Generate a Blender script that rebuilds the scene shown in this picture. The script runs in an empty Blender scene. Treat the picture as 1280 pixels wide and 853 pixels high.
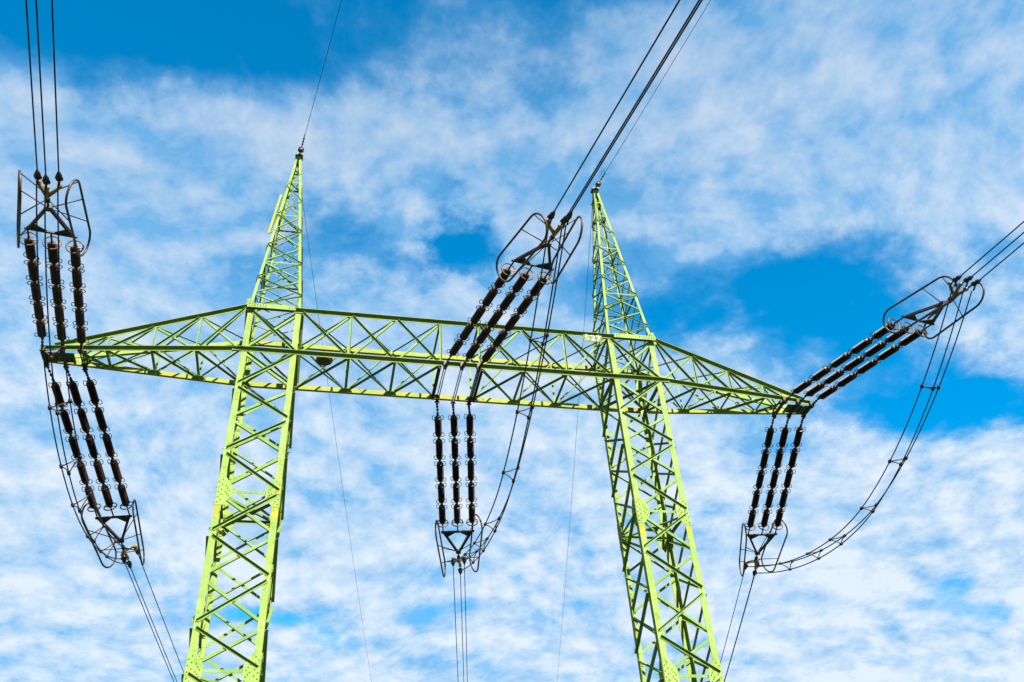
import bpy, math, random
from mathutils import Vector as V, Matrix
random.seed(7)
R = math.radians
S = bpy.context.scene
C = S.collection

# ------------------------------------------------------------------ camera
cam_d = bpy.data.cameras.new('camera'); cam = bpy.data.objects.new('camera', cam_d); C.objects.link(cam)
S.camera = cam
YAW, PITCH, ROLL = 0.24517, 0.67738, -0.07533
fwd = V((math.sin(YAW)*math.cos(PITCH), math.cos(YAW)*math.cos(PITCH), math.sin(PITCH)))
rr = V((math.cos(YAW), -math.sin(YAW), 0)); uu = rr.cross(fwd)
c_, s_ = math.cos(ROLL), math.sin(ROLL)
right, up = c_*rr + s_*uu, -s_*rr + c_*uu
m3 = Matrix((right, up, -fwd)).transposed()
cam.matrix_world = Matrix.Translation((-5.692, -32.696, 1.6)) @ m3.to_4x4()
cam_d.sensor_width = 36; cam_d.lens = 36*1150.84/1280
cam_d.clip_start = .1; cam_d.clip_end = 8000

# ------------------------------------------------------------------ light and sky
SUN_AZ, SUN_EL = R(14), R(34)            # azimuth measured from -Y (behind the camera) toward +X
to_sun = V((math.sin(SUN_AZ)*math.cos(SUN_EL), -math.cos(SUN_AZ)*math.cos(SUN_EL), math.sin(SUN_EL)))
sd = bpy.data.lights.new('sun', 'SUN'); sd.energy = 5.0; sd.angle = R(.53); sd.color = (1, .95, .86)
so = bpy.data.objects.new('sun', sd); C.objects.link(so)
so.rotation_euler = to_sun.to_track_quat('Z', 'Y').to_euler()

W = bpy.data.worlds.new('World'); S.world = W; W.use_nodes = True
nt = W.node_tree; nt.nodes.clear()
def N(t, tree=None, **k):
    n = (tree or nt).nodes.new(t)
    for a, b in k.items(): setattr(n, a, b)
    return n
def link(a, b, tree=None): (tree or nt).links.new(a, b)
def math_n(op, a, b=None, clamp=False, tree=None):
    tr = tree or nt
    n = tr.nodes.new('ShaderNodeMath'); n.operation = op; n.use_clamp = clamp
    for i, x in enumerate((a, b)):
        if x is None: continue
        if isinstance(x, (int, float)): n.inputs[i].default_value = x
        else: tr.links.new(x, n.inputs[i])
    return n.outputs[0]
sky = N('ShaderNodeTexSky', sky_type='NISHITA', sun_disc=False)
sky.sun_elevation = SUN_EL
sky.sun_rotation = math.atan2(to_sun.x, to_sun.y)
sky.altitude = 300; sky.air_density = 1.0; sky.dust_density = .15; sky.ozone_density = 2.5
hs = N('ShaderNodeHueSaturation'); hs.inputs['Saturation'].default_value = 1.5; hs.inputs['Value'].default_value = 1.5
hs.inputs['Hue'].default_value = .487
link(sky.outputs[0], hs.inputs['Color'])
SKY_STR = .05; CL_BIAS = -.42
bg_sky = N('ShaderNodeBackground'); bg_sky.inputs[1].default_value = SKY_STR
link(hs.outputs[0], bg_sky.inputs[0]); sky.sun_size = R(.5)
tc = N('ShaderNodeTexCoord'); sx = N('ShaderNodeSeparateXYZ'); link(tc.outputs['Generated'], sx.inputs[0])
zz = math_n('ADD', math_n('MAXIMUM', sx.outputs[2], 0.0), .3)
cu = math_n('DIVIDE', sx.outputs[0], zz); cv = math_n('DIVIDE', sx.outputs[1], zz)
cmb = N('ShaderNodeCombineXYZ'); link(cu, cmb.inputs[0]); link(cv, cmb.inputs[1])
def noise(scale, detail, rough, off, dist=0., src=None, sc=(1, 1, 1), rot=0.):
    mp = N('ShaderNodeMapping'); mp.inputs['Location'].default_value = off; mp.inputs['Scale'].default_value = sc
    mp.inputs['Rotation'].default_value = (0, 0, rot)
    link(src or cmb.outputs[0], mp.inputs[0])
    n = N('ShaderNodeTexNoise'); n.inputs['Scale'].default_value = scale; n.inputs['Detail'].default_value = detail
    n.inputs['Roughness'].default_value = rough; n.inputs['Distortion'].default_value = dist
    link(mp.outputs[0], n.inputs['Vector']); return n.outputs['Fac']
# warp the cloud plane so that the openings get ragged edges
wn = N('ShaderNodeTexNoise'); wn.inputs['Scale'].default_value = 5; wn.inputs['Detail'].default_value = 6; wn.inputs['Roughness'].default_value = .6
link(cmb.outputs[0], wn.inputs['Vector'])
wsub = N('ShaderNodeVectorMath', operation='SUBTRACT'); link(wn.outputs['Color'], wsub.inputs[0]); wsub.inputs[1].default_value = (.5, .5, .5)
wsc = N('ShaderNodeVectorMath', operation='SCALE'); link(wsub.outputs[0], wsc.inputs[0]); wsc.inputs['Scale'].default_value = .24
wad = N('ShaderNodeVectorMath', operation='ADD'); link(cmb.outputs[0], wad.inputs[0]); link(wsc.outputs[0], wad.inputs[1])
# openings in the cloud deck: (u, v, radius u, radius v, turn, depth)
HOLES = [(-.20, .45, .32, .09, .03, .85), (.05, .425, .22, .05, -.12, .6), (.30, .33, .20, .05, -.3, .5), (.118, .682, .034, .032, 0, .85), (.05, .70, .07, .022, .1, .34),
         (.44, .72, .15, .06, -.35, .75), (.57, .75, .15, .06, .0, .62), (.50, .70, .07, .03, .4, .66), (.52, .645, .06, .055, .3, .45), (.78, .80, .15, .042, -.3, .7), (.66, .79, .12, .04, 0, .5),
         (-.03, 1.37, .08, .022, .25, .42), (.98, 1.16, .07, .05, .3, .48), (.56, .95, .10, .025, -.1, .22), (.66, .62, .05, .05, 0, .2),
         (-.33, .56, .035, .05, .2, .25), (.02, .53, .03, .04, .3, .3), (.30, .55, .03, .03, 0, .1), (.19, .48, .06, .02, .3, .12)]
# denser banks of the deck, same form
BANKS = [(-.22, .62, .17, .075, .0, .16), (.10, .56, .13, .09, -.3, .15), (.33, .50, .22, .06, -.35, .13), (.02, .95, .30, .12, .0, .06), (.62, .55, .08, .10, -.6, .08), (.85, 1.0, .2, .1, 0, .05)]
hole = None; bank = None
for (hu, hv, ru, rv, tn, dp) in HOLES + BANKS:
    mp = N('ShaderNodeMapping', vector_type='TEXTURE'); mp.inputs['Location'].default_value = (hu, hv, 0)
    mp.inputs['Rotation'].default_value = (0, 0, tn); mp.inputs['Scale'].default_value = (ru*1.35, rv*1.35, 1)
    link(wad.outputs[0], mp.inputs[0])
    ln = N('ShaderNodeVectorMath', operation='LENGTH'); link(mp.outputs[0], ln.inputs[0])
    mr = N('ShaderNodeMapRange', interpolation_type='SMOOTHSTEP'); mr.inputs[1].default_value = 1.45; mr.inputs[2].default_value = .15
    mr.inputs[3].default_value = 0; mr.inputs[4].default_value = dp; link(ln.outputs['Value'], mr.inputs[0])
    if (hu, hv, ru, rv, tn, dp) in BANKS: bank = mr.outputs[0] if bank is None else math_n('MAXIMUM', bank, mr.outputs[0])
    else: hole = mr.outputs[0] if hole is None else math_n('MAXIMUM', hole, mr.outputs[0])
# texture plane of the cloud sheet, gently swirled
z2 = math_n('ADD', math_n('MAXIMUM', sx.outputs[2], 0.0), .30)
pl = N('ShaderNodeCombineXYZ'); link(math_n('DIVIDE', sx.outputs[0], z2), pl.inputs[0]); link(math_n('DIVIDE', sx.outputs[1], z2), pl.inputs[1])
def swirl(src, scale, amp, det=3):
    a = N('ShaderNodeTexNoise'); a.inputs['Scale'].default_value = scale; a.inputs['Detail'].default_value = det; link(src, a.inputs['Vector'])
    b = N('ShaderNodeVectorMath', operation='SUBTRACT'); link(a.outputs['Color'], b.inputs[0]); b.inputs[1].default_value = (.5, .5, .5)
    c = N('ShaderNodeVectorMath', operation='SCALE'); link(b.outputs[0], c.inputs[0]); c.inputs['Scale'].default_value = amp
    d = N('ShaderNodeVectorMath', operation='ADD'); link(src, d.inputs[0]); link(c.outputs[0], d.inputs[1]); return d.outputs[0]
P1 = swirl(pl.outputs[0], 1.8, .16, 1); P2 = swirl(P1, 8, .022, 2)
def puff(off, scale, det=3):
    mp = N('ShaderNodeMapping'); mp.inputs['Location'].default_value = off; link(P2, mp.inputs[0])
    v = N('ShaderNodeTexVoronoi', feature='SMOOTH_F1', voronoi_dimensions='2D'); v.inputs['Scale'].default_value = scale; v.inputs['Detail'].default_value = det
    v.inputs['Roughness'].default_value = .55; v.inputs['Smoothness'].default_value = .7; v.normalize = True
    link(mp.outputs[0], v.inputs['Vector']); return math_n('SUBTRACT', 1.0, v.outputs['Distance'])
def body(off):
    a = noise(3.6, 11, .56, off, 0, src=P1); b = noise(11, 10, .63, (off[0]+4, off[1]+2, off[2]), 0, src=P2)
    c = noise(34, 6, .62, (off[0]+9, off[1]+6, off[2]), 0, src=P2); b = math_n('ADD', b, math_n('MULTIPLY', math_n('SUBTRACT', c, .5), .55))
    return math_n('ADD', math_n('ADD', math_n('MULTIPLY', a, 1.0), math_n('MULTIPLY', b, .52)), math_n('MULTIPLY', puff(off, 5.5), .46))
O1 = (3.1, 1.7, .4)
d1 = body(O1); d2 = body((O1[0]-.008, O1[1]+.035, O1[2]))
lown = N('ShaderNodeMapRange', interpolation_type='SMOOTHSTEP'); lown.inputs[1].default_value = .64; lown.inputs[2].default_value = .32
link(sx.outputs[2], lown.inputs[0]); low = lown.outputs[0]
dens = math_n('ADD', math_n('ADD', d1, CL_BIAS), math_n('MULTIPLY', low, .10))
dens = math_n('ADD', math_n('SUBTRACT', dens, math_n('MULTIPLY', hole, .80)), bank)
mr = N('ShaderNodeMapRange', interpolation_type='SMOOTHSTEP'); mr.inputs[1].default_value = .18; mr.inputs[2].default_value = .70
link(dens, mr.inputs[0]); cover = mr.outputs[0]
# low clouds stand deeper and whiter, high ones are thin
elev = N('ShaderNodeMapRange', interpolation_type='LINEAR'); elev.inputs[1].default_value = .86; elev.inputs[2].default_value = .50
elev.inputs[3].default_value = .58; elev.inputs[4].default_value = .96; link(sx.outputs[2], elev.inputs[0])
fac = math_n('MULTIPLY', cover, elev.outputs[0], True)
ramp = N('ShaderNodeValToRGB'); e = ramp.color_ramp.elements
e[0].position = .25; e[0].color = (.24, .56, .92, 1); e[1].position = .95; e[1].color = (.84, .94, 1.03, 1)
relief = math_n('MULTIPLY', math_n('SUBTRACT', d1, d2), 1.8)
shade = math_n('ADD', math_n('ADD', math_n('MULTIPLY', dens, .75), relief), math_n('ADD', math_n('MULTIPLY', low, .16), -.02))
link(shade, ramp.inputs[0])
bg_c = N('ShaderNodeBackground'); bg_c.inputs[1].default_value = .250; link(ramp.outputs[0], bg_c.inputs[0])
mx = N('ShaderNodeMixShader'); link(fac, mx.inputs[0]); link(bg_sky.outputs[0], mx.inputs[1]); link(bg_c.outputs[0], mx.inputs[2])
wo = N('ShaderNodeOutputWorld'); link(mx.outputs[0], wo.inputs[0])

S.view_settings.view_transform = 'Standard'; S.view_settings.look = 'None'; S.view_settings.gamma = 1
S.view_settings.use_curve_mapping = False; S.view_settings.exposure = 1.95
S.render.engine = 'CYCLES'

# ------------------------------------------------------------------ materials
def mat(name, base, rough=.5, metal=0., spec=.5, stain=None, stain_amt=.0, scale=3., var=.15, bump=0., coat=0.):
    m = bpy.data.materials.new(name); m.use_nodes = True; t = m.node_tree; b = t.nodes['Principled BSDF']
    b.inputs['Roughness'].default_value = rough; b.inputs['Metallic'].default_value = metal
    b.inputs['Specular IOR Level'].default_value = spec; b.inputs['Coat Weight'].default_value = coat
    co = N('ShaderNodeTexCoord', t)
    def nz(sc, det, off=0, stretch=(1, 1, 1)):
        mp = N('ShaderNodeMapping', t); mp.inputs['Location'].default_value = (off, off, off); mp.inputs['Scale'].default_value = stretch
        n = N('ShaderNodeTexNoise', t); n.inputs['Scale'].default_value = sc; n.inputs['Detail'].default_value = det
        n.inputs['Roughness'].default_value = .65
        link(co.outputs['Object'], mp.inputs[0], t); link(mp.outputs[0], n.inputs['Vector'], t); return n.outputs['Fac']
    r = N('ShaderNodeValToRGB', t); r.color_ramp.elements[0].position = .3; r.color_ramp.elements[1].position = .7
    r.color_ramp.elements[0].color = (*[x*(1-var) for x in base], 1); r.color_ramp.elements[1].color = (*[min(1, x*(1+var)) for x in base], 1)
    link(nz(scale, 6), r.inputs[0], t); out = r.outputs[0]
    if stain:
        k = 0
        for (col, thr, sc, amt) in stain:
            k += 1
            mr = N('ShaderNodeMapRange', t, interpolation_type='SMOOTHSTEP'); mr.inputs[1].default_value = thr; mr.inputs[2].default_value = thr+.06
            mr.inputs[4].default_value = amt; link(nz(sc, 7, 5.3*k), mr.inputs[0], t)
            mxn = N('ShaderNodeMix', t, data_type='RGBA'); link(mr.outputs[0], mxn.inputs[0], t); link(out, mxn.inputs[6], t)
            mxn.inputs[7].default_value = (*col, 1); out = mxn.outputs[2]
    link(out, b.inputs['Base Color'], t)
    if bump:
        bp = N('ShaderNodeBump', t); bp.inputs['Strength'].default_value = bump; bp.inputs['Distance'].default_value = .01
        link(nz(scale*6, 4, 2), bp.inputs['Height'], t); link(bp.outputs[0], b.inputs['Normal'], t)
    return m
RUST = (0.0887, 0.0369, 0.0102); OCHRE = (0.1884, 0.1358, 0.0157)
M_paint = mat('light green paint', (0.118, 0.176, 0.036), .6, 0, .08, [((0.1570, 0.1962, 0.0589), .50, 1.1, .45), ((0.0667, 0.1138, 0.0157), .56, 2.7, .5), (OCHRE, .62, .9, .55), (RUST, .69, 2.3, .7)], scale=1.4, var=.10, bump=.15)
M_brace = mat('green paint on bracing', (.088, .152, .029), .6, 0, .08, [((0.1413, 0.1884, 0.0628), .50, 1.3, .45), ((0.0549, 0.1020, 0.0173), .56, 3.1, .5), (OCHRE, .66, 1.1, .45), (RUST, .71, 3.1, .7)], scale=1.7, var=.14, bump=.15)
M_yel = mat('weathered yellow green paint', (0.1452, 0.1688, 0.0235), .65, 0, .08, [(RUST, .60, 2.6, .8), (OCHRE, .55, 1.0, .5)], scale=1.4, var=.15, bump=.2)
M_ochre = mat('yellow primer showing through', (.165, .165, .014), .65, 0, .08, [((.10, .17, .028), .52, 1.6, .7), (RUST, .60, 3.5, .8)], scale=2.5, var=.2, bump=.2)
M_bolt_shade = mat('bolt steel and floor shade', (0.0235, 0.0314, 0.0102), .6, .2)  # real bolts and fittings, plus the painted-in shade of the arm end floor
M_steel = mat('dark rusty steel', (0.0126, 0.0078, 0.0055), .55, .2, .35, [((0.0549, 0.0220, 0.0094), .56, 3.0, .6)], scale=5, var=.3)
M_rust = mat('rusty ring steel', (0.0314, 0.0141, 0.0078), .5, .2, .4, [((0.1044, 0.0447, 0.0133), .53, 1.6, .85)], scale=4, var=.3)
M_brass = mat('ochre rusted casting', (0.1570, 0.0997, 0.0235), .5, .1, .5, [((0.0471, 0.0196, 0.0078), .52, 7, .8)], scale=8, var=.3)
M_porc = mat('brown glazed porcelain', (.015, .0045, .003), .42, 0, .22, [((0.0353, 0.0141, 0.0078), .58, 5, .7)], scale=20, var=.3)
M_cap = mat('dull metal cap', (0.0275, 0.0204, 0.0157), .65, .1, .25, [((0.0683, 0.0290, 0.0133), .52, 9, .7)], scale=10, var=.25)
M_redp = mat('red brown porcelain disc', (0.0526, 0.0118, 0.0063), .35, 0, .5, None, scale=10, var=.2)
M_wire = mat('dark aluminium wire', (0.0094, 0.0086, 0.0094), .55, .2, .3, None, scale=20, var=.2)
M_white = mat('white paint', (0.2826, 0.2826, 0.2669), .6, 0, .1)
M_plate = mat('green sign enamel', (0.0549, 0.0981, 0.0063), .6, 0, .08)
M_conc = mat('concrete', (.35, .34, .31), .9, bump=.4)
M_nest = mat('grey brown weathered wood', (.035, .026, .02), .9, stain=[((.15, .06, .025), .5, 2.5, .8)], scale=6, var=.4, bump=.6)

def grass_mat():
    m = bpy.data.materials.new('grass ground'); m.use_nodes = True; t = m.node_tree; b = t.nodes['Principled BSDF']; b.inputs['Roughness'].default_value = .95
    co = N('ShaderNodeTexCoord', t); n = N('ShaderNodeTexNoise', t); n.inputs['Scale'].default_value = .35; n.inputs['Detail'].default_value = 12; n.inputs['Roughness'].default_value = .7
    link(co.outputs['Object'], n.inputs['Vector'], t); r = N('ShaderNodeValToRGB', t)
    r.color_ramp.elements[0].position = .35; r.color_ramp.elements[1].position = .7
    r.color_ramp.elements[0].color = (.025, .045, .012, 1); r.color_ramp.elements[1].color = (.075, .085, .03, 1)
    link(n.outputs['Fac'], r.inputs[0], t); link(r.outputs[0], b.inputs['Base Color'], t)
    bp = N('ShaderNodeBump', t); bp.inputs['Distance'].default_value = .1; link(n.outputs['Fac'], bp.inputs['Height'], t); link(bp.outputs[0], b.inputs['Normal'], t)
    return m

# ------------------------------------------------------------------ mesh helpers
class MB:
    def __init__(s): s.v = []; s.f = []; s.m = []; s.sm = []
    def add(s, vs, fs, mi=0, smooth=False):
        o = len(s.v); s.v += [tuple(x) for x in vs]; s.f += [tuple(i+o for i in f) for f in fs]; s.m += [mi]*len(fs); s.sm += [smooth]*len(fs)
    def prism(s, A, B, u, w, u0, u1, w0, w1, mi=0):      # box from A to B with cross axes u, w
        A, B = V(A), V(B)
        vs = [P + u*a + w*b for P in (A, B) for a, b in ((u0, w0), (u1, w0), (u1, w1), (u0, w1))]
        s.add(vs, [(3, 2, 1, 0), (4, 5, 6, 7), (0, 1, 5, 4), (1, 2, 6, 5), (2, 3, 7, 6), (3, 0, 4, 7)], mi)
    def box(s, c, x, y, z, hx, hy, hz, mi=0):
        c = V(c); s.prism(c - x*hx, c + x*hx, y, z, -hy, hy, -hz, hz, mi)
    def angle(s, A, B, n, b=.1, t=.012, side=1, mi=0, off=0., far=False, leg=.95): # rolled L section: one leg in the face, one leg standing out along n
        A, B = V(A), V(B); d = (B-A).normalized(); n = (n - d*n.dot(d)).normalized(); w = d.cross(n).normalized()
        if w.z < 0 or (abs(w.z) < .05 and w.x < 0): w = -w
        if far and w.y < 0: w = -w
        w = w*side
        A = A + n*off; B = B + n*off
        s.prism(A, B, w, n, -b/2, b/2, 0, t, mi)
        s.prism(A, B, w, n, b/2-t, b/2, t, b*leg, mi)
    def tube(s, pts, r, k=8, mi=0, closed=False, cap=True, smooth=True):
        pts = [V(p) for p in pts]; n = len(pts); rs = r if isinstance(r, (list, tuple)) else [r]*n
        T = []
        for i in range(n):
            a = pts[(i-1) % n] if (closed or i > 0) else pts[0]; b = pts[(i+1) % n] if (closed or i < n-1) else pts[-1]
            T.append((b-a).normalized())
        u = T[0].orthogonal().normalized(); vs = []
        for i in range(n):
            u = (u - T[i]*u.dot(T[i])).normalized(); w = T[i].cross(u)
            for j in range(k):
                an = 2*math.pi*j/k; vs.append(pts[i] + (u*math.cos(an) + w*math.sin(an))*rs[i])
        fs = []
        for i in range(n if closed else n-1):
            i2 = (i+1) % n
            for j in range(k): fs.append((i*k+j, i*k+(j+1) % k, i2*k+(j+1) % k, i2*k+j))
        if not closed and cap: fs += [tuple(reversed(range(k))), tuple(range((n-1)*k, n*k))]
        s.add(vs, fs, mi, smooth)
    def lathe(s, A, ax, prof, k=14, mi=0, smooth=True):   # prof: list of (distance along axis, radius)
        A = V(A); ax = V(ax).normalized(); u = ax.orthogonal().normalized(); w = ax.cross(u); vs = []
        for (h, r) in prof:
            for j in range(k):
                an = 2*math.pi*j/k; vs.append(A + ax*h + (u*math.cos(an)+w*math.sin(an))*r)
        n = len(prof); fs = [(i*k+j, i*k+(j+1) % k, (i+1)*k+(j+1) % k, (i+1)*k+j) for i in range(n-1) for j in range(k)]
        fs += [tuple(reversed(range(k))), tuple(range((n-1)*k, n*k))]
        s.add(vs, fs, mi, smooth)
    def torus(s, c, ax, Rr, r, k=28, kk=8, mi=0):
        c = V(c); ax = V(ax).normalized(); u = ax.orthogonal().normalized(); w = ax.cross(u)
        s.tube([c + (u*math.cos(2*math.pi*i/k) + w*math.sin(2*math.pi*i/k))*Rr for i in range(k)], r, kk, mi, closed=True)
    def poly(s, pts, n, t, mi=0):                         # flat plate: outline pushed out by t along n
        pts = [V(p) for p in pts]; n = V(n).normalized(); k = len(pts)
        s.add(pts + [p+n*t for p in pts], [tuple(reversed(range(k))), tuple(range(k, 2*k))] + [(i, (i+1) % k, (i+1) % k+k, i+k) for i in range(k)], mi)
    def mesh(s, name, mats):
        me = bpy.data.meshes.new(name); me.from_pydata(s.v, [], s.f); me.update()
        for m in (mats if isinstance(mats, (list, tuple)) else [mats]): me.materials.append(m)
        me.polygons.foreach_set('material_index', s.m); me.polygons.foreach_set('use_smooth', s.sm)
        import bmesh
        bm = bmesh.new(); bm.from_mesh(me); bmesh.ops.recalc_face_normals(bm, faces=bm.faces); bm.to_mesh(me); bm.free()
        return me
    def build(s, name, mats, parent=None): return inst(name, s.mesh(name, mats), parent)
def inst(name, me, parent=None, mw=None):
    o = bpy.data.objects.new(name, me); C.objects.link(o)
    if parent: o.parent = parent
    if mw is not None: o.matrix_local = mw
    return o
def tag(o, label=None, cat=None, group=None, kind=None):
    for k, v in (('label', label), ('category', cat), ('group', group), ('kind', kind)):
        if v: o[k] = v
    return o
def empty(name, mw=None):
    o = bpy.data.objects.new(name, None); C.objects.link(o); o.empty_display_size = .3
    if mw is not None: o.matrix_world = mw
    return o
X, Y, Z = V((1, 0, 0)), V((0, 1, 0)), V((0, 0, 1))
def lerp(a, b, t): return V(a) + (V(b)-V(a))*t

# ------------------------------------------------------------------ ground
g = MB(); q = 3000; n_ = 12
gv = [(-q + 2*q*i/n_, -q + 2*q*j/n_, 0) for j in range(n_+1) for i in range(n_+1)]
g.add(gv, [(j*(n_+1)+i, j*(n_+1)+i+1, (j+1)*(n_+1)+i+1, (j+1)*(n_+1)+i) for j in range(n_) for i in range(n_)])
tag(g.build('ground', grass_mat()), kind='structure')

# ------------------------------------------------------------------ the pylon
H, HT = 27.0, 29.42              # bottom and top of the crossbeam
XI, XO, D = 7.25, 9.58, 2.47     # inner and outer column faces, depth of beam
pylon = empty('transmission_pylon')
tag(pylon, 'light green lattice steel portal pylon with two columns, crossbeam and two pointed peaks', 'pylon')
def corner(sg, out, front, z):
    dz = max(0, H-z)
    x = sg*((XO + (.010 if sg < 0 else .0011)*dz) if out else (XI + .003*dz))
    y = (-.0145*dz) if front else (D - .0056*dz)
    return V((x, y, z))
zs = [29.42, 27.0, 25.08, 23.46, 21.8, 20.0, 18.2, 16.45, 14.65, 13.05, 11.4, 9.7, 8.0, 6.3, 4.6, 2.9, 1.2]
GUS = [20.0, 13.05, 6.3]
FACES = [('f', V((0, -1, 0))), ('b', V((0, 1, 0))), ('l', V((-1, 0, 0))), ('r', V((1, 0, 0)))]
def face_pts(sg, f, z):           # the two corners of a column face at height z
    if f == 'f': a, b = corner(sg, True, True, z), corner(sg, False, True, z)
    elif f == 'b': a, b = corner(sg, True, False, z), corner(sg, False, False, z)
    else:
        out = (f == 'l') == (sg < 0)
        a, b = corner(sg, out, True, z), corner(sg, out, False, z)
    return a, b
def dots(m, c, ex, ey, n, spots, r=.022, mi=1):
    for (a, b) in spots: m.lathe(c + ex*a + ey*b, n, [(0, r), (.022, r*.95), (.026, r*.5)], 6, mi, False)
def xbrace(A0, B0, A1, B1, n, b, name, parent, m=None, t=.012, rear=True, mats=None):
    mb = MB()
    if abs(n.z) > .9:                  # bracing that lies flat: legs turned up, one of the bottom pair turned down
        mb.angle(A0, B1, Z, b, t, 1, off=.012, far=True)
        mb.angle(B0, A1, Z if n.z > 0 else -Z, b, t, 1, off=-.012 if n.z > 0 else .012, far=True)
        return mb.build(name, mats or [M_brace, M_bolt_shade], parent)
    lg = 1.25 if name == 'beam_brace' else 1.0
    mb.angle(A0, B1, n, b, t, 1, off=.012, leg=lg)
    mb.angle(B0, A1, -n if rear else n, b, t, -1, off=.012)
    c = (V(A0)+V(B1)+V(B0)+V(A1))/4
    mb.lathe(c + n*.02, n, [(0, .03), (.02, .03)], 6, 1, False)
    return mb.build(name, mats or [M_brace, M_bolt_shade], parent)
b_post = .25; t_post = .022
for sg in (-1, 1):
    # corner posts with their splice plates
    m = MB()
    for out in (True, False):
        for front in (True, False):
            dx = -sg if out else sg; dy = 1 if front else -1
            for z0, z1, mi in ((HT+.1, 20.0, 0), (20.0, 19.4, 0), (19.4, 18.85, 2 if front else 0), (18.85, 13.05, 0), (13.05, 12.4, 0), (12.4, 11.8, 2), (11.8, 6.3, 0), (6.3, .25, 0)):
                A, B = corner(sg, out, front, z0), corner(sg, out, front, z1)
                m.prism(A, B, X*dx, Y*dy, 0, b_post, 0, t_post, mi)
                m.prism(A, B, X*dx, Y*dy, 0, t_post, t_post, b_post, 0)
    col = m.build('column', [M_paint, M_bolt_shade, M_ochre], pylon)
    col['label'] = 'square lattice column carrying the ' + ('left' if sg < 0 else 'right') + ' end of the crossbeam'
    below = MB()
    for k in range(len(zs)-1):
        z0, z1 = zs[k], zs[k+1]
        for f, n in FACES:
            a0, c0 = face_pts(sg, f, z0 - .12); a1, c1 = face_pts(sg, f, z1 + .12)
            ins = (c0-a0).normalized()*.10
            a0 = a0+ins; a1 = a1+ins; c0 = c0-ins; c1 = c1-ins
            bw = .108
            side = n if f in 'f' else (n if f in 'lr' else -n)
            if z1 > 12:
                if (k + (sg > 0)) % 2: a0, c0, a1, c1 = c0, a0, c1, a1
                xbrace(a0, c0, a1, c1, side if f != 'b' else n, bw, 'column_brace', col)
            else:
                below.angle(a0, c1, n, bw, .012, 1, off=.012); below.angle(c0, a1, -n, bw, .012, -1, off=.012)
    o = below.build('column_bracing', [M_brace], col); o['kind'] = 'stuff'
    # gussets, horizontal frames
    for zg in GUS + [1.2]:
        fr = MB()
        cs = [corner(sg, o_, f_, zg) for o_, f_ in ((1, 1), (0, 1), (0, 0), (1, 0))]
        ct = sum(cs, V((0, 0, 0)))/4
        for i in range(4):
            a, b = cs[i], cs[(i+1) % 4]
            fn = ((a+b)/2 - ct).normalized()
            fr.angle(lerp(a, b, .06), lerp(a, b, .94), -fn, .11, .012, 1, off=.03)
        fr.angle(lerp(cs[0], cs[2], .08) - Z*.12, lerp(cs[0], cs[2], .92) - Z*.12, Z, .10, .012)
        fr.angle(lerp(cs[1], cs[3], .08) - Z*.25, lerp(cs[1], cs[3], .92) - Z*.25, -Z, .10, .012)
        fr.box(ct - Z*.18, X, Y, Z, .22, .22, .012)
        fr.build('horizontal_frame', [M_brace], col)
        if zg < 2: continue
        for out in (1, 0):
            for front in (1, 0):
                P = corner(sg, out, front, zg); dx = X*(-sg if out else sg); fn = Y*(-1 if front else 1)
                gp = MB(); w1 = .56
                gp.poly([P + fn*.004 + dx*a + Z*b for a, b in ((.0, .62), (.27, .62), (w1, .2), (w1, -.22), (.27, -.62), (0, -.62))], fn, .016)
                dots(gp, P + fn*.021, dx, Z, fn, [(.06 + .11*(i % 2), -.5+.11*i) for i in range(10)] + [(.33 + .06*i, .22-.1*i) for i in range(3)] + [(.33 + .06*i, -.05-.08*i) for i in range(3)])
                fx = -dx
                gp.poly([P + fx*.004 - fn*a + Z*b for a, b in ((.0, .62), (.25, .62), (.48, .2), (.48, -.22), (.25, -.62), (0, -.62))], fx, .016)
                dots(gp, P + fx*.021, -fn, Z, fx, [(.06 + .11*(i % 2), -.5+.11*i) for i in range(10)])
                gp.build('gusset_plate', [M_paint, M_bolt_shade], col)
    # small connection bolts where braces meet the posts
    # step bolts up one rear corner
    st = MB()
    P0 = lambda z: corner(sg, sg < 0, False, z) if sg < 0 else corner(sg, False, False, z)
    z = 2.6; k = 0
    while z < 29.2:
        P = P0(z); d = (X*(1 if (k % 2) else 0) * (-1 if False else 1) + Y*(0 if (k % 2) else -1))
        d = X*(1 if (k % 2) else 0) + Y*(0 if k % 2 else -1)
        q0 = P + d*.10 + (Y*-.03 if k % 2 else X*.03)
        st.tube([q0, q0 + (Y*-.17 if k % 2 else X*.17)], .012, 6); k += 1; z += .42
    st.build('step_bolts', [M_bolt_shade], col)
    # foundations belong to the column
    for out in (1, 0):
        for front in (1, 0):
            P = corner(sg, out, front, 0); ft = MB()
            ft.lathe(P, Z, [(0, .5), (.28, .5), (.34, .42)], 20, 0, False); ft.build('footing', [M_conc], col)

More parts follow.
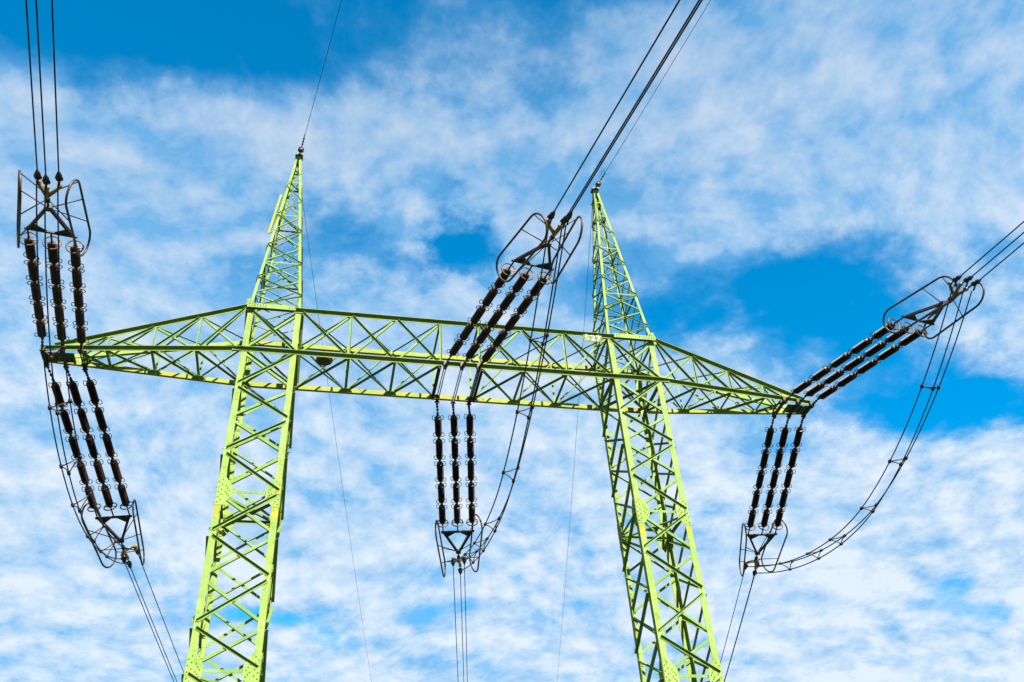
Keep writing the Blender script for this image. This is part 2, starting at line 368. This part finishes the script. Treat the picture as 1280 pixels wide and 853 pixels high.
# --- crossbeam
AX, AZ = [XO, 11.5, 13.35, 15.2, 16.3, 17.85], None
def ytip(x, front):              # beam depth narrows along the arms
    x = abs(x)
    f = min(1, max(0, (x-XO)/(17.7-XO)))
    return (0 + .98*f) if front else (D - (D-1.62)*f)
def ztop(x):
    x = abs(x)
    if x <= XO: return HT
    return HT + (27.2-HT)*min(1, (x-XO)/(16.7-XO))
beam_m = MB()
for sg in (-1, 1):
    # arm chords
    for front in (True, False):
        fn = Y*(-1 if front else 1)
        pb0, pb1 = V((sg*XO, ytip(XO, front), H)), V((sg*17.85, ytip(17.85, front), H))
        pt0, pt1 = V((sg*XO, ytip(XO, front), HT)), V((sg*17.3, ytip(17.3, front), 27.14))
        bb = .17
        for (A, B, lower) in ((pb0, pb1, True), (pt0, pt1, False)):
            d = (B-A).normalized(); w = d.cross(fn); w = w if w.z > 0 else -w
            if front:
                beam_m.prism(A, B, w, fn, -bb*.55, bb*.4, .02, .038, 0); beam_m.prism(A, B, w, fn, bb*.4-.016, bb*.4, .038, .195, 0)
            else:
                beam_m.prism(A, B, w, fn, -bb*.5, bb*.75, .02, .038, 2 if lower else 0); beam_m.prism(A, B, w, fn, -bb*.5, -bb*.5+.016, .038, .16, 2 if lower else 0)
for front in (True, False):
    fn = Y*(-1 if front else 1); y0 = 0 if front else D; bb = .17
    for zc in (H, HT):
        A, B = V((-XO, y0, zc)), V((XO, y0, zc))
        if front:
            beam_m.prism(A, B, Z, fn, -bb*.55, bb*.4, .026, .044, 0); beam_m.prism(A, B, Z, fn, bb*.4-.016, bb*.4, .044, .205, 0)
        else:
            beam_m.prism(A, B, Z, fn, -bb*.5, bb*.85, .026, .044, 2); beam_m.prism(A, B, Z, fn, -bb*.5, -bb*.5+.016, .044, .17, 2)
beam = beam_m.build('crossbeam', [M_paint, M_bolt_shade, M_yel], pylon)
def quad(x):                     # corners of the beam section at x: ft, fb, bt, bb
    return (V((x, ytip(x, True), ztop(x))), V((x, ytip(x, True), H)), V((x, ytip(x, False), ztop(x))), V((x, ytip(x, False), H)))
NX = [-7.25, -5.0, -2.95, -.9, .9, 2.95, 5.0, 7.25]
def panel(xa, xb, par, b=.086, upright_a=False, diag=True):
    A, B = quad(xa), quad(xb); d = (1 if xb > xa else -1)*X*.07
    if diag:
        for (i, j, n, rear, mm) in ((0, 1, V((0, -1, 0)), True, None), (2, 3, V((0, 1, 0)), True, None), (0, 2, V((0, 0, 1)), True, None), (1, 3, V((0, 0, -1)), True, None)):
            a0, a1, b0, b1 = A[i], A[j], B[i], B[j]
            e = (a1-a0); 
            if e.length < .35: continue
            k = .05/e.length
            p0, p1 = lerp(a0, a1, k)+d, lerp(a0, a1, 1-k)+d; q0, q1 = lerp(b0, b1, k)-d, lerp(b0, b1, 1-k)-d
            xbrace(p0, p1, q0, q1, n, b, 'beam_brace', beam)
def upright(x, i, j, n, nm='upright', w=.10):
    Q = quad(x); m = MB(); e = Q[j]-Q[i]
    m.angle(lerp(Q[i], Q[j], .03), lerp(Q[i], Q[j], .97), n, w, .012, 1, off=.014); m.build(nm, [M_brace], beam)
for a, b in zip(NX[:-1], NX[1:]):
    panel(a, b, beam, diag=not (a == -.9))
for x in NX[1:-1]:
    upright(x, 1, 3, Z, 'cross_strut', .12)
    if abs(x) != 2.95: upright(x, 0, 1, -Y, 'upright', .10)
    if abs(x) < 1 or abs(x) > 4: upright(x, 2, 3, Y, 'upright', .09)
    if abs(x) < 1: upright(x, 0, 2, Z, 'cross_strut')
for sg in (-1, 1):
    ax = [XO, 11.5, 13.35, 15.2]
    for a, b in zip(ax[:-1], ax[1:]): panel(sg*a, sg*b, beam, .085)
    m_ = panel(sg*15.2, sg*16.4, beam, .07)
    for x in ax[1:] + [16.1]:
        upright(sg*x, 0, 1, -Y, 'upright', .08); upright(sg*x, 1, 3, Z, 'cross_strut', .10)
        if x < 14: upright(sg*x, 2, 3, Y, 'upright', .07)
    # column-zone panels of the beam: top and bottom bracing across the column
    panel_q = (quad(sg*XI), quad(sg*XO))
    for (i, j, n, zz_) in ((0, 2, Z, -.03), (1, 3, -Z, .03)):
        A, B = panel_q; dz = Z*zz_
        xbrace(A[i]+dz+X*sg*.1, A[j]+dz+X*sg*.1, B[i]+dz-X*sg*.1, B[j]+dz-X*sg*.1, n, .11, 'beam_brace', beam)
        for Q in panel_q:
            mm = MB(); mm.angle(lerp(Q[i], Q[j], .04)+dz*2, lerp(Q[i], Q[j], .96)+dz*2, n, .12, .014, off=.03); mm.build('cross_strut', [M_brace], beam)
    # plated arm end
    tp = MB()
    for front in (True, False):
        fn = Y*(-1 if front else 1)
        P = [V((sg*x, ytip(x, front), z)) + fn*.045 for x, z in ((16.0, 27.36), (17.85, 27.08), (17.85, 26.9), (16.0, 26.9))]
        tp.poly(P, fn, .014)
    P = [V((sg*16.5, ytip(16.5, True)+.12, 26.88)), V((sg*17.85, ytip(17.85, True), 26.88)), V((sg*17.85, ytip(17.85, False), 26.88)), V((sg*16.5, ytip(16.5, False)-.12, 26.88))]
    tp.build('arm_end_plate', [M_paint], beam)
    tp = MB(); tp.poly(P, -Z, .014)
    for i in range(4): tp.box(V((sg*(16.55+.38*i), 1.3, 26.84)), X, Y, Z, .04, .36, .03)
    tp.build('arm_end_floor', [M_bolt_shade], beam)  # dark colour paints in the shade under the arm, in place of green paint
    # covering plates on the front face at the column heads
    cp = MB()
    xa, xb = sg*(XO+.05), sg*(XI+.25)
    cp.poly([V((xa, -.225, HT-.14)), V((xb, -.225, HT-.14)), V((xb, -.225, HT+.11)), V((xa, -.225, HT+.11))], -Y, .016)
    dots(cp, V((sg*XO, -.242, HT)), X*(-sg), Z, -Y, [(.05+.12*i, -.06 + .1*j) for i in range(7) for j in range(2)] + [(-.05+.1*j, .2+.12*i) for i in range(0) for j in range(2)])
    dots(cp, V((sg*XI, -.242, HT)), X*(sg), Z, -Y, [(.28+.12*i, -.06+.1*j) for i in range(3) for j in range(2)])
    cp.poly([V((sg*XO-.14, -.03, HT-.24)), V((sg*XO+.14, -.03, HT-.24)), V((sg*XO+.10, -.03, HT+.5)), V((sg*XO-.10, -.03, HT+.5))], -Y, .016)
    dots(cp, V((sg*XO, -.047, HT)), X, Z, -Y, [(-.06+.12*j, .17+.12*i) for i in range(3) for j in range(2)])
    cp.build('splice_plate', [M_paint, M_bolt_shade], beam); cp = MB()
    cp.poly([V((sg*(XO+.4), -.0455, H-.07)), V((sg*(XI-.4), -.0455, H-.07)), V((sg*(XI-.4), -.0455, H+.05)), V((sg*(XO+.4), -.0455, H+.05))], -Y, .008)
    for xx in (XO, XI):
        dots(cp, V((sg*xx, -.0535, H)), X, Z, -Y, [(-.3+.1*i, -.045+.07*j) for i in range(7) for j in range(2)], .018, 1)
    cp.build('splice_plate', [M_paint, M_bolt_shade], beam)
# joint plates at the rear lower chord nodes
for x in NX[1:-1] + [11.5, 13.35, -11.5, -13.35]:
    jp = MB(); yb = ytip(x, False)
    jp.poly([V((x+a, yb - .02 - (.0 if b else 0)+c, H-.10)) for a, b, c in ((-.32, 0, 0), (.32, 0, 0), (.18, 1, -.3), (-.18, 1, -.3))], -Z, .012)
    jp.build('joint_plate', [M_brace], beam)

# --- the centre ties and the hanging brackets the insulator sets pull on
ATT = {'L': [-17.7, -16.94, -16.18], 'C': [-.71, .05, .81], 'R': [16.18, 16.94, 17.7]}
for k, xs in ATT.items():
    for x in xs:
        y0, y1 = (ytip(x, True), ytip(x, False))
        m = MB()
        # twin plates through the bottom of the beam from front to rear
        for s in (-1, 1):
            m.prism(V((x+s*.045, y0-.12, 26.84)), V((x+s*.045, y1+.16, 26.84)), X, Z, -.012, .012, -.05, .06)
        for yy, sy in ((y0-.1, -1), (y1+.1, 1)):
            m.box(V((x, yy, 26.92)), X, Y, Z, .075, .10, .15); m.box(V((x, yy+sy*.06, 26.78)), X, Y, Z, .05, .09, .09)
            m.lathe(V((x-.12, yy+sy*.08, 26.80)), X, [(0, .035), (.24, .035)], 8)
        m.build('hanger_bracket', [M_steel], beam)
for x in (-.98, .98):
    m = MB(); m.angle(V((x, 0, 26.86)), V((x, D, 26.86)), -Z, .11, .014); m.build('cross_strut', [M_steel], beam)
m = MB()
m.box(V((.05, D+.03, 27.0)), X, Y, Z, .95, .012, .10); m.build('joint_plate', [M_yel], beam)

# --- number plate
PLX, PLZ = 6.42, 29.10
m = MB(); m.poly([V((PLX+a, -.205, PLZ+b)) for a, b in ((-.47, -.20), (.47, -.20), (.47, .20), (-.47, .20))], -Y, .01)
m.box(V((PLX-.3, -.12, PLZ+.23)), X, Y, Z, .02, .09, .05); m.box(V((PLX+.3, -.12, PLZ+.23)), X, Y, Z, .02, .09, .05)
plate = m.build('number_plate', [M_plate], pylon)
cu_ = bpy.data.curves.new('digits', 'FONT'); cu_.body = '527'; cu_.size = .46; cu_.align_x = 'CENTER'; cu_.align_y = 'CENTER'; cu_.extrude = .004; cu_.offset = .006; cu_.space_character = 1.12
tmp = bpy.data.objects.new('tmp_digits', cu_); C.objects.link(tmp)
bpy.context.view_layer.update()
dg = bpy.context.evaluated_depsgraph_get(); me = bpy.data.meshes.new_from_object(tmp.evaluated_get(dg)); bpy.data.objects.remove(tmp)
me.materials.clear(); me.materials.append(M_white)
o = inst('digits', me, plate, Matrix.Translation((PLX, -.222, PLZ)) @ Matrix.Rotation(R(90), 4, 'X') @ Matrix.Diagonal((1.1, 1.0, 1, 1)))

# --- peaks
for sg in (-1, 1):
    tipc = V((sg*8.33, 1.05, 41.25)); e_ = .12
    base = {(o_, f_): V((sg*(XO if o_ else XI), 0 if f_ else D, HT)) for o_ in (1, 0) for f_ in (1, 0)}
    top = {(o_, f_): tipc + V((sg*(e_ if o_ else -e_), -e_ if f_ else e_, 0)) for o_ in (1, 0) for f_ in (1, 0)}
    m = MB()
    for k in base:
        A, B = base[k], top[k]; dx = X*(-sg if k[0] else sg); dy = Y*(1 if k[1] else -1)
        m.prism(A - Z*.0, B, dx, dy, 0, .13, 0, .014); m.prism(A, B, dx, dy, 0, .014, .014, .13)
    pk = m.build('peak', [M_paint, M_bolt_shade], pylon)
    pk['label'] = 'tall tapering lattice peak over the ' + ('left' if sg < 0 else 'right') + ' column'
    fr = [0, .085, .175, .27, .37, .47, .57, .67, .77, .87]
    sides = [((1, 1), (0, 1), V((0, -1, 0))), ((1, 0), (0, 0), V((0, 1, 0))), ((1, 1), (1, 0), V((sg, 0, 0))), ((0, 1), (0, 0), V((-sg, 0, 0)))]
    for i in range(len(fr)-1):
        for ka, kb, n in sides:
            a0, b0 = lerp(base[ka], top[ka], fr[i]+.004), lerp(base[kb], top[kb], fr[i]+.004)
            a1, b1 = lerp(base[ka], top[ka], fr[i+1]-.004), lerp(base[kb], top[kb], fr[i+1]-.004)
            if (i + (sg > 0)) % 2: a0, b0, a1, b1 = b0, a0, b1, a1
            w = .058 if i < 5 else .05
            if i < 7 : xbrace(a0, b0, a1, b1, n, w, 'peak_brace', pk, t=.01)
            else:
                mm = MB(); mm.angle(a0, b1, n, w, .01, off=.01); mm.build('peak_brace', [M_brace], pk)
    for f in (.27, .57, .80, .9):
        cs = [lerp(base[k], top[k], f) for k in ((1, 1), (0, 1), (0, 0), (1, 0))]; mm = MB(); ct = sum(cs, V((0, 0, 0)))/4
        for i in range(4):
            a, b = cs[i], cs[(i+1) % 4]; fn = ((a+b)/2-ct).normalized(); mm.angle(lerp(a, b, .05), lerp(a, b, .95), -fn, .07, .01, off=.015)
        mm.angle(lerp(cs[0], cs[2], .08), lerp(cs[0], cs[2], .92), Z, .07, .01)
        mm.build('horizontal_frame', [M_brace], pk)
    # step bolts on a rear leg
    st = MB(); kk = (1, 0) if sg < 0 else (0, 0)
    for i in range(26):
        P = lerp(base[kk], top[kk], .02+.036*i); st.tube([P + V((.05, -.02, 0)), P + V((.05, -.20, 0))] if i % 2 else [P + V((.02, -.06, 0)), P + V((.22, -.06, 0))], .012, 6)
    st.build('step_bolts', [M_bolt_shade], pk)
    # head plate
    mm = MB(); mm.box(tipc + Z*.06, X, Y, Z, .2, .2, .07); mm.box(tipc - Z*.3 + Y*.1, X, Y, Z, .12, .12, .2); mm.box(tipc - Z*.75 + Y*.25 - X*sg*.15, X, Y, Z, .05, .16, .05)
    mm.build('head_plate', [M_bolt_shade], pk)
    if sg < 0:   # ochre bar bolted to the outer leg half way up
        A, B = lerp(base[(1, 1)], top[(1, 1)], .44), lerp(base[(1, 1)], top[(1, 1)], .70)
        mm = MB(); mm.prism(A - X*.15 - Y*.03, B - X*.15 - Y*.03, X, Y, -.06, .06, -.02, 0); mm.prism(A - X*.15 - Y*.03, B - X*.15 - Y*.03, X, Y, .045, .06, .0, .1)
        for f in (.05, .5, .95):
            P = lerp(A, B, f); mm.prism(P - X*.2, P + X*.02, Y, Z, -.02, .02, -.03, .03)
        mm.build('guard_bar', [M_ochre], pk)

# bird nest tucked in the beam
m = MB()
nc = V((-6.05, .62, 27.16))
m.lathe(nc, Z, [(-.01, .28), (.0, .32), (.05, .36), (.14, .37), (.19, .34), (.17, .25)], 22, 0, False)
for i in range(90):
    a = random.uniform(0, 6.28); r0 = random.uniform(.26, .37); zz0 = random.uniform(.02, .18)
    P = nc + V((math.cos(a)*r0, math.sin(a)*r0, zz0)); d = V((-math.sin(a), math.cos(a), random.uniform(-.5, .5))).normalized()*random.uniform(.10, .26)
    m.tube([P - d*.5, P + d*.5], .010, 4)
tag(m.build('nest', [M_nest]), 'small round grey brown nest resting in the crossbeam just right of the left column', 'nest')

# ------------------------------------------------------------------ insulator sets
LEN, OFF = 7.711, .76
SETS = {  # azimuth, elevation of the pull, in radians, toward (F) or away from (B) the camera; wire azimuth and slope
    'LF': (.1374, -.1182, 8.8, -.072), 'CF': (.1804, -.1325, 9.24, -.0726), 'RF': (.1930, -.1509, 8.15, -.0687),
    'LB': (.2307, -.4241, 6.0, -.089), 'CB': (.1711, -.3576, 9.65, -.0724), 'RB': (.1534, -.3291, 14.2, -.078)}
AM = {'LF': (-16.95, .9, 27), 'CF': (.05, -.05, 26.95), 'RF': (16.95, .9, 27), 'LB': (-16.95, 1.8, 26.9), 'CB': (.05, 2.55, 26.9), 'RB': (16.95, 1.8, 26.9)}
CLAMPS = {'LF': [(3.55, -.26, .11), (3.6, .04, -.06), (3.7, .40, .10)], 'CF': [(3.55, -.50, .05), (3.6, -.02, -.04), (3.7, .11, .10)],
          'RF': [(3.55, -.74, .09), (3.6, -.15, .20), (3.7, .09, .03)], 'LB': [(3.3, -.20, .10), (3.6, .0, .10), (3.2, .30, .60)],
          'CB': [(3.3, -.31, .50), (3.6, .07, .16), (3.2, .30, .50)], 'RB': [(3.3, -.42, .19), (3.6, .08, -.04), (3.2, .22, .14)]}
def frame(k):
    az, el = SETS[k][:2]; s = 1 if k[1] == 'B' else -1
    t = V((math.sin(az)*math.cos(el), s*math.cos(az)*math.cos(el), math.sin(el)))
    sd_ = t.cross(Z).normalized()
    if sd_.x < 0: sd_ = -sd_
    n = sd_.cross(t)
    if n.z < 0: n = -n
    return t, sd_, n
PITCH_ROD = 1.385
# one porcelain rod, local +Y from its near cap
rm = MB()
prof = [(.155, .085), (.17, .115)]
nsh = 15; y = .19
for i in range(nsh):
    prof += [(y, .115), (y+.018, .172), (y+.028, .172), (y+.052, .122)]; y += .067
prof += [(y, .115), (y+.015, .085)]
rm.lathe((0, 0, 0), Y, prof, 14, 0, False)
rm.lathe((0, 0, 0), Y, [(.06, .05), (.075, .10), (.175, .115), (.18, .09)], 12, 1)
rm.lathe((0, 0, 0), Y, [(y-.005, .09), (y+.005, .115), (y+.10, .10), (y+.115, .05)], 12, 1)
rm.tube([(0, -.09, 0), (0, .08, 0)], .035, 8, 1); rm.tube([(0, y+.09, 0), (0, PITCH_ROD-.08, 0)], .035, 8, 1)
rm.box(V((0, -.01, 0)), X, Y, Z, .055, .05, .03, 1)
rod_mesh = rm.mesh('insulator_rod', [M_porc, M_cap])
YE = y+.10
def horn(yc, sgn):                # open wire racket either side of a cap
    h = MB()
    for s in (-1, 1):
        pts = [V((s*.06, yc, 0))]
        for i in range(13):
            a = R(-95 + i*24); pts.append(V((s*(.185 + .085*math.sin(a)), yc + sgn*(.10 - .125*math.cos(a)), .02*math.sin(a*2))))
        h.tube(pts, .017, 6)
    return h.mesh('arcing_horn', [M_cap])
horn_a, horn_b = horn(.09, 1), horn(YE, -1)
cr = MB(); cr.torus(V((0, 0, 0)), Y, .285, .028); cr.prism(V((-.28, 0, 0)), V((.28, 0, 0)), Y, Z, -.015, .015, -.02, .02)
ring_mesh = cr.mesh('corona_ring', [M_rust])
def oval(sd_, ph):
    phi = R(ph)*sd_               # plane turned about the pull axis
    nrm = X*math.cos(phi) + Z*math.sin(phi)*1.0
    pdir = (-X*math.sin(phi) + Z*math.cos(phi))
    m = MB(); pts = []; hw = .55; t0, t1 = .28, 2.78
    for i in range(15): a = math.pi*i/14; pts.append((t1 + hw*math.sin(a), hw*math.cos(a)))
    for i in range(15): a = math.pi*i/14; pts.append((t0 - hw*math.sin(a), -hw*math.cos(a)))
    def W_(t, p):
        base = V((sd_*-1*0, 0, 0)); off = 1.12 - .10*(t+.3)
        return X*(sd_s*off) + Y*t + pdir*p
    sd_s = -1 if sd_ > 0 else 1
    m.tube([W_(t, p) for t, p in pts], .042, 8, closed=True)
    mid = V((0, 1.9, 0)); m.tube([mid, W_(.75, hw*-sdsgn(sd_))], .022, 6, 1); m.tube([mid, W_(2.0, hw*.99)], .022, 6, 1); m.tube([mid + Y*.5, W_(2.0, -hw*.99)], .022, 6, 1)
    m.tube([mid + Y*.75, W_(2.95, hw*.93)], .022, 6, 1)
    return m.mesh('grading_ring', [M_rust, M_steel])
def sdsgn(x): return 1 if x > 0 else -1
OV = {'F': (oval(1, 12), oval(-1, 12)), 'B': (oval(1, -13), oval(-1, -13))}; ROLLS = {'LF': 3, 'CF': 12, 'RF': 5, 'LB': 0, 'CB': 9, 'RB': 8}
ym = MB()
ym.box(V((0, .52, 0)), X, Y, Z, .86, .05, .035)
for s in (-1, 0, 1): ym.tube([V((s*OFF, -.06, 0)), V((s*OFF, .50, 0))], .035, 8)
for s in (-1, 1):
    ym.poly([V((s*.88, .46, -.012)), V((s*.10, .46, -.012)), V((s*.10, .56, -.012)), V((s*.52, .86, -.012)), V((s*.62, .84, -.012))], Z, .024)
    A, B = V((s*.70, .58, 0)), V((s*.05, 1.90, 0)); d = (B-A).normalized(); w = d.cross(Z)
    ym.prism(A, B, w, Z, -.055, .055, -.05, .05)
ym.box(V((0, 1.90, 0)), X, Y, Z, .13, .12, .06)
yoke_mesh = ym.mesh('yoke_plate', [M_steel])
def spider(TT):
    m = MB(); m.tube([(0, 1.95, 0), (0, 2.35, 0)], .04, 8, 1); m.lathe((0, 2.2, 0), Y, [(0, .05), (.05, .09), (.2, .09), (.25, .05)], 10, 1)
    m.tube([(0, 2.35, 0), (0, 2.6, 0)], .07, 8, 0)
    for (t, s, n) in TT:
        e = V((s, min(t-.45, 3.05), n)); m.tube([V((0, 2.55, 0)), lerp((0, 2.6, 0), e, .55) + V((0, -.06, 0)), e], [.085, .07, .06], 8, 0)
        m.lathe(e - Y*.06, Y, [(0, .05), (.04, .085), (.12, .085), (.16, .05)], 8, 0)
    return m.mesh('spider_link', [M_brass, M_steel])
def clamp_mesh(P):
    t, s, n = P; m = MB(); a = min(t-.45, 3.05)
    m.tube([(s, a, n), (s, t-.35, n)], .03, 6); c = V((s, t-.32, n))
    m.lathe(c, Y, [(0, .04), (.05, .11), (.12, .11), (.16, .07), (.24, .10), (.30, .085), (.42, .04)], 10)
    m.tube([c + V((0, .10, 0)), c + V((.02, .06, -.14)), c + V((.02, -.05, -.24))], .035, 6)
    for q_ in (-1, 1): m.tube([c + V((q_*.1, .02, 0)), c + V((q_*.12, .1, .0)), c + V((q_*.08, .24, 0))], .016, 5)
    return m.mesh('wire_clamp', [M_steel])
WHICH = {'L': 'left', 'C': 'middle', 'R': 'right'}
SETLAB = {'LF': 'triple brown insulator strings reaching up and forward from the left arm tip',
          'CF': 'triple brown insulator strings reaching forward and up from the middle of the crossbeam',
          'RF': 'triple brown insulator strings reaching up to the right from the right arm tip',
          'LB': 'triple brown insulator strings hanging down behind the left arm tip',
          'CB': 'triple brown insulator strings hanging below the middle of the crossbeam',
          'RB': 'triple brown insulator strings hanging below the right arm tip'}
CLAMPW = {}
RINGW = {}
for k in SETS:
    t, s, n = frame(k); am = V(AM[k])
    hand = s.cross(t).dot(n)       # local X=s, Y=t, Z=n (mirrored sets get a flipped Z)
    Mw = Matrix((s, t, s.cross(t))).transposed().to_4x4(); zf = 1 if hand > 0 else -1
    org = am + t*LEN               # ring plane of the middle string = local origin
    Mw = Matrix.Translation(org) @ Mw
    root = empty('insulator_set', Mw); tag(root, SETLAB[k], 'insulators', 'tension insulator sets on the pylon')
    inv = Mw.inverted(); sc = Matrix.Diagonal((1, 1, zf, 1))
    fb = k[1]
    for j, xa in enumerate(ATT[k[0]]):
        x0 = (j-1)*OFF
        att = V((xa, (ytip(xa, fb == 'F') - .2) if fb == 'F' else (ytip(xa, False)+.2), 26.80))
        a_l = inv @ att; st_y = -5*PITCH_ROD - .02; e = V((x0, st_y, 0))
        m = MB(); L_ = (e-a_l); d = L_.normalized()
        m.tube([a_l, e], .026, 8); 
        m.box(a_l + d*.08, d, d.orthogonal().normalized(), d.cross(d.orthogonal().normalized()), .10, .05, .03)
        for f in (.38, .62, .9): m.lathe(lerp(a_l, e, f) - d*.05, d, [(0, .03), (.02, .06), (.08, .06), (.10, .03)], 8)
        strg = m.build('insulator_string', [M_steel], root)
        for i in range(5):
            ml = Matrix.Translation((x0, -5*PITCH_ROD + i*PITCH_ROD, 0))
            inst('insulator_rod', rod_mesh, strg, ml)
            tw = Matrix.Rotation(R(random.uniform(-14, 14)), 4, 'Y')
            inst('arcing_horn', horn_a, strg, ml @ tw)
            if i < 4: inst('arcing_horn', horn_b, strg, ml @ tw)
        inst('corona_ring', ring_mesh, strg, Matrix.Translation((x0, -.10, 0)))
    inst('yoke_plate', yoke_mesh, root); ro = sc @ Matrix.Rotation(R(-ROLLS[k]), 4, 'Y'); inst('grading_ring', OV[fb][0], root, ro); inst('grading_ring', OV[fb][1], root, ro)
    inst('spider_link', spider(CLAMPS[k]), root, sc)
    TT = CLAMPS[k]; CLAMPW[k] = []
    for P in TT:
        inst('wire_clamp', clamp_mesh(P), root, sc)
        CLAMPW[k].append(Mw @ V((P[1], P[0]-.02, zf*P[2])))

# ------------------------------------------------------------------ conductors
def span(P, az, slope, sgn, far=260, kk=.0004):
    pts = []; d = 0
    while d <= far:
        pts.append(P + V((math.sin(az)*d, sgn*math.cos(az)*d, slope*d + kk*d*d))); d += 1.5 if d < 40 else 8
    return pts
WN = {0: 'left', 1: 'lowest', 2: 'right'}
BUN = {'LF': 'of three dark wires crossing the upper left corner', 'CF': 'of three dark wires from middle forward insulators to top edge',
       'RF': 'of three dark wires from right forward insulators to right edge', 'LB': 'of three dark wires below the left hanging insulators',
       'CB': 'of three dark wires below the middle hanging insulators', 'RB': 'of three dark wires below the right hanging insulators'}
for k in SETS:
    az, sl = R(SETS[k][2]), SETS[k][3]; sg = 1 if k[1] == 'B' else -1
    for i, P in enumerate(CLAMPW[k]):
        m = MB(); m.tube(span(P, az, sl, sg), .027 if sg < 0 else .022, 6)
        w = {0: 'leftmost', 1: 'middle', 2: 'rightmost'}[i]
        tag(m.build('conductor_wire', [M_wire]), w + ' ' + BUN[k], 'wire', 'conductor wires of the line')
JUMP = {'L': (3.16, 2.09, -.12, [0.235, 0.338, 0.473, 0.588, 0.723, 0.838]),
        'C': (3.21, 1.73, .13, [0.17, 0.305, 0.445, 0.625, 0.743, 0.848]),
        'R': (3.36, 1.81, .13, [0.173, 0.338, 0.473, 0.615, 0.715, 0.843])}
JL = {'L': 'in front of the left insulator strings', 'C': 'beside the middle hanging insulator strings', 'R': 'sweeping down from the far right insulators'}
SPL = ['topmost', 'second from the top', 'third from the top', 'fourth from the top', 'fifth from the top', 'lowest']
for k, (sag, q_, lat, ups) in JUMP.items():
    def jp(i, u):
        t1, s1, n1 = frame(k+'F'); t2, s2, n2 = frame(k+'B')
        a = CLAMPW[k+'F'][i] - t1*.40 - n1*.22; c = CLAMPW[k+'B'][i] - t2*.36 - n2*.22
        w = 1-abs(2*u-1)**q_
        sg_ = sag*(1 + (.035 if i == 1 else -.03*(i-1)))
        return lerp(a, c, u) + V((lat, 0, -sg_))*w
    for i in range(3):
        m = MB(); m.tube([jp(i, u/70) for u in range(71)], .027, 6)
        w = {0: 'left', 1: 'lower', 2: 'right'}[i]
        tag(m.build('jumper_wire', [M_wire]), w + ' of three curved jumper wires ' + JL[k], 'wire', 'looping jumper wires')
    for j, u in enumerate(ups):
        P = [jp(i, u + (.006*(random.random()-.5))) for i in range(3)]; m = MB()
        d = (jp(1, u+.02) - jp(1, u-.02)).normalized(); c = (P[0]+P[1]+P[2])/3
        for i in range(3):
            m.tube([P[i], lerp(P[i], P[(i+1) % 3], .5) + (c - lerp(P[i], P[(i+1) % 3], .5))*.18, P[(i+1) % 3]], .024, 6, 0)
            m.lathe(P[i] - d*.085, d, [(0, .035), (.02, .07), (.15, .07), (.17, .035)], 8, 1)
        tag(m.build('wire_spacer', [M_cap, M_steel]), SPL[j] + ' triangular spacer on jumpers ' + JL[k], 'spacer', 'triangular jumper spacers')

# ------------------------------------------------------------------ earth wires
for sg, az1, az2 in ((-1, 9.8, 7.9), (1, 8.5, 11.6)):
    side = 'left' if sg < 0 else 'right'
    top = V((sg*8.33, 1.05, 41.35))
    d1 = V((math.sin(R(az1)), -math.cos(R(az1)), -.06)).normalized()
    root = empty('earth_wire_insulator', Matrix.Translation(top)); tag(root, 'small red brown disc insulator and fittings on the very tip of the ' + side + ' peak', 'insulator', 'disc insulators on the peak tips')
    m = MB(); m.tube([V((0, 0, .0)), d1*.25 + Z*.04, d1*.5], .035, 6); m.tube([d1*.6, d1*1.5], .018, 6)
    for f in (.85, 1.05, 1.25): m.lathe(d1*f, d1, [(0, .02), (.03, .05), (.09, .05), (.12, .02)], 8)
    m.build('fitting', [M_steel], root)
    m = MB(); m.lathe(d1*.38, d1, [(0, .05), (.02, .14), (.06, .165), (.08, .08), (.14, .07), (.15, .14), (.20, .16), (.24, .05)], 18); m.build('porcelain_disc', [M_redp], root)
    m = MB()
    m.tube([d1*.45 + Z*.05, d1*.7 + Z*.36, d1*1.15 + Z*.42, d1*1.45 + Z*.25, d1*1.4 + Z*.03], .010, 5); m.build('arcing_loop', [M_steel], root)
    m = MB(); m.tube(span(top + d1*1.45, R(az1), -.08, -1), .013, 6)
    tag(m.build('earth_wire', [M_wire]), 'thin earth wire rising from the tip of the ' + side + ' peak to the top edge', 'wire', 'thin earth wires from the peaks')
    P = V((sg*8.33, 1.5, 41.0)); m = MB(); m.tube([P, P + V((0, .25, -.05))], .03, 6); m.tube(span(P + V((0, .2, -.04)), R(az2), -.08, 1), .012, 6)
    tag(m.build('earth_wire', [M_wire]), 'thin earth wire falling away behind the ' + side + ' peak to the bottom edge', 'wire', 'thin earth wires from the peaks')
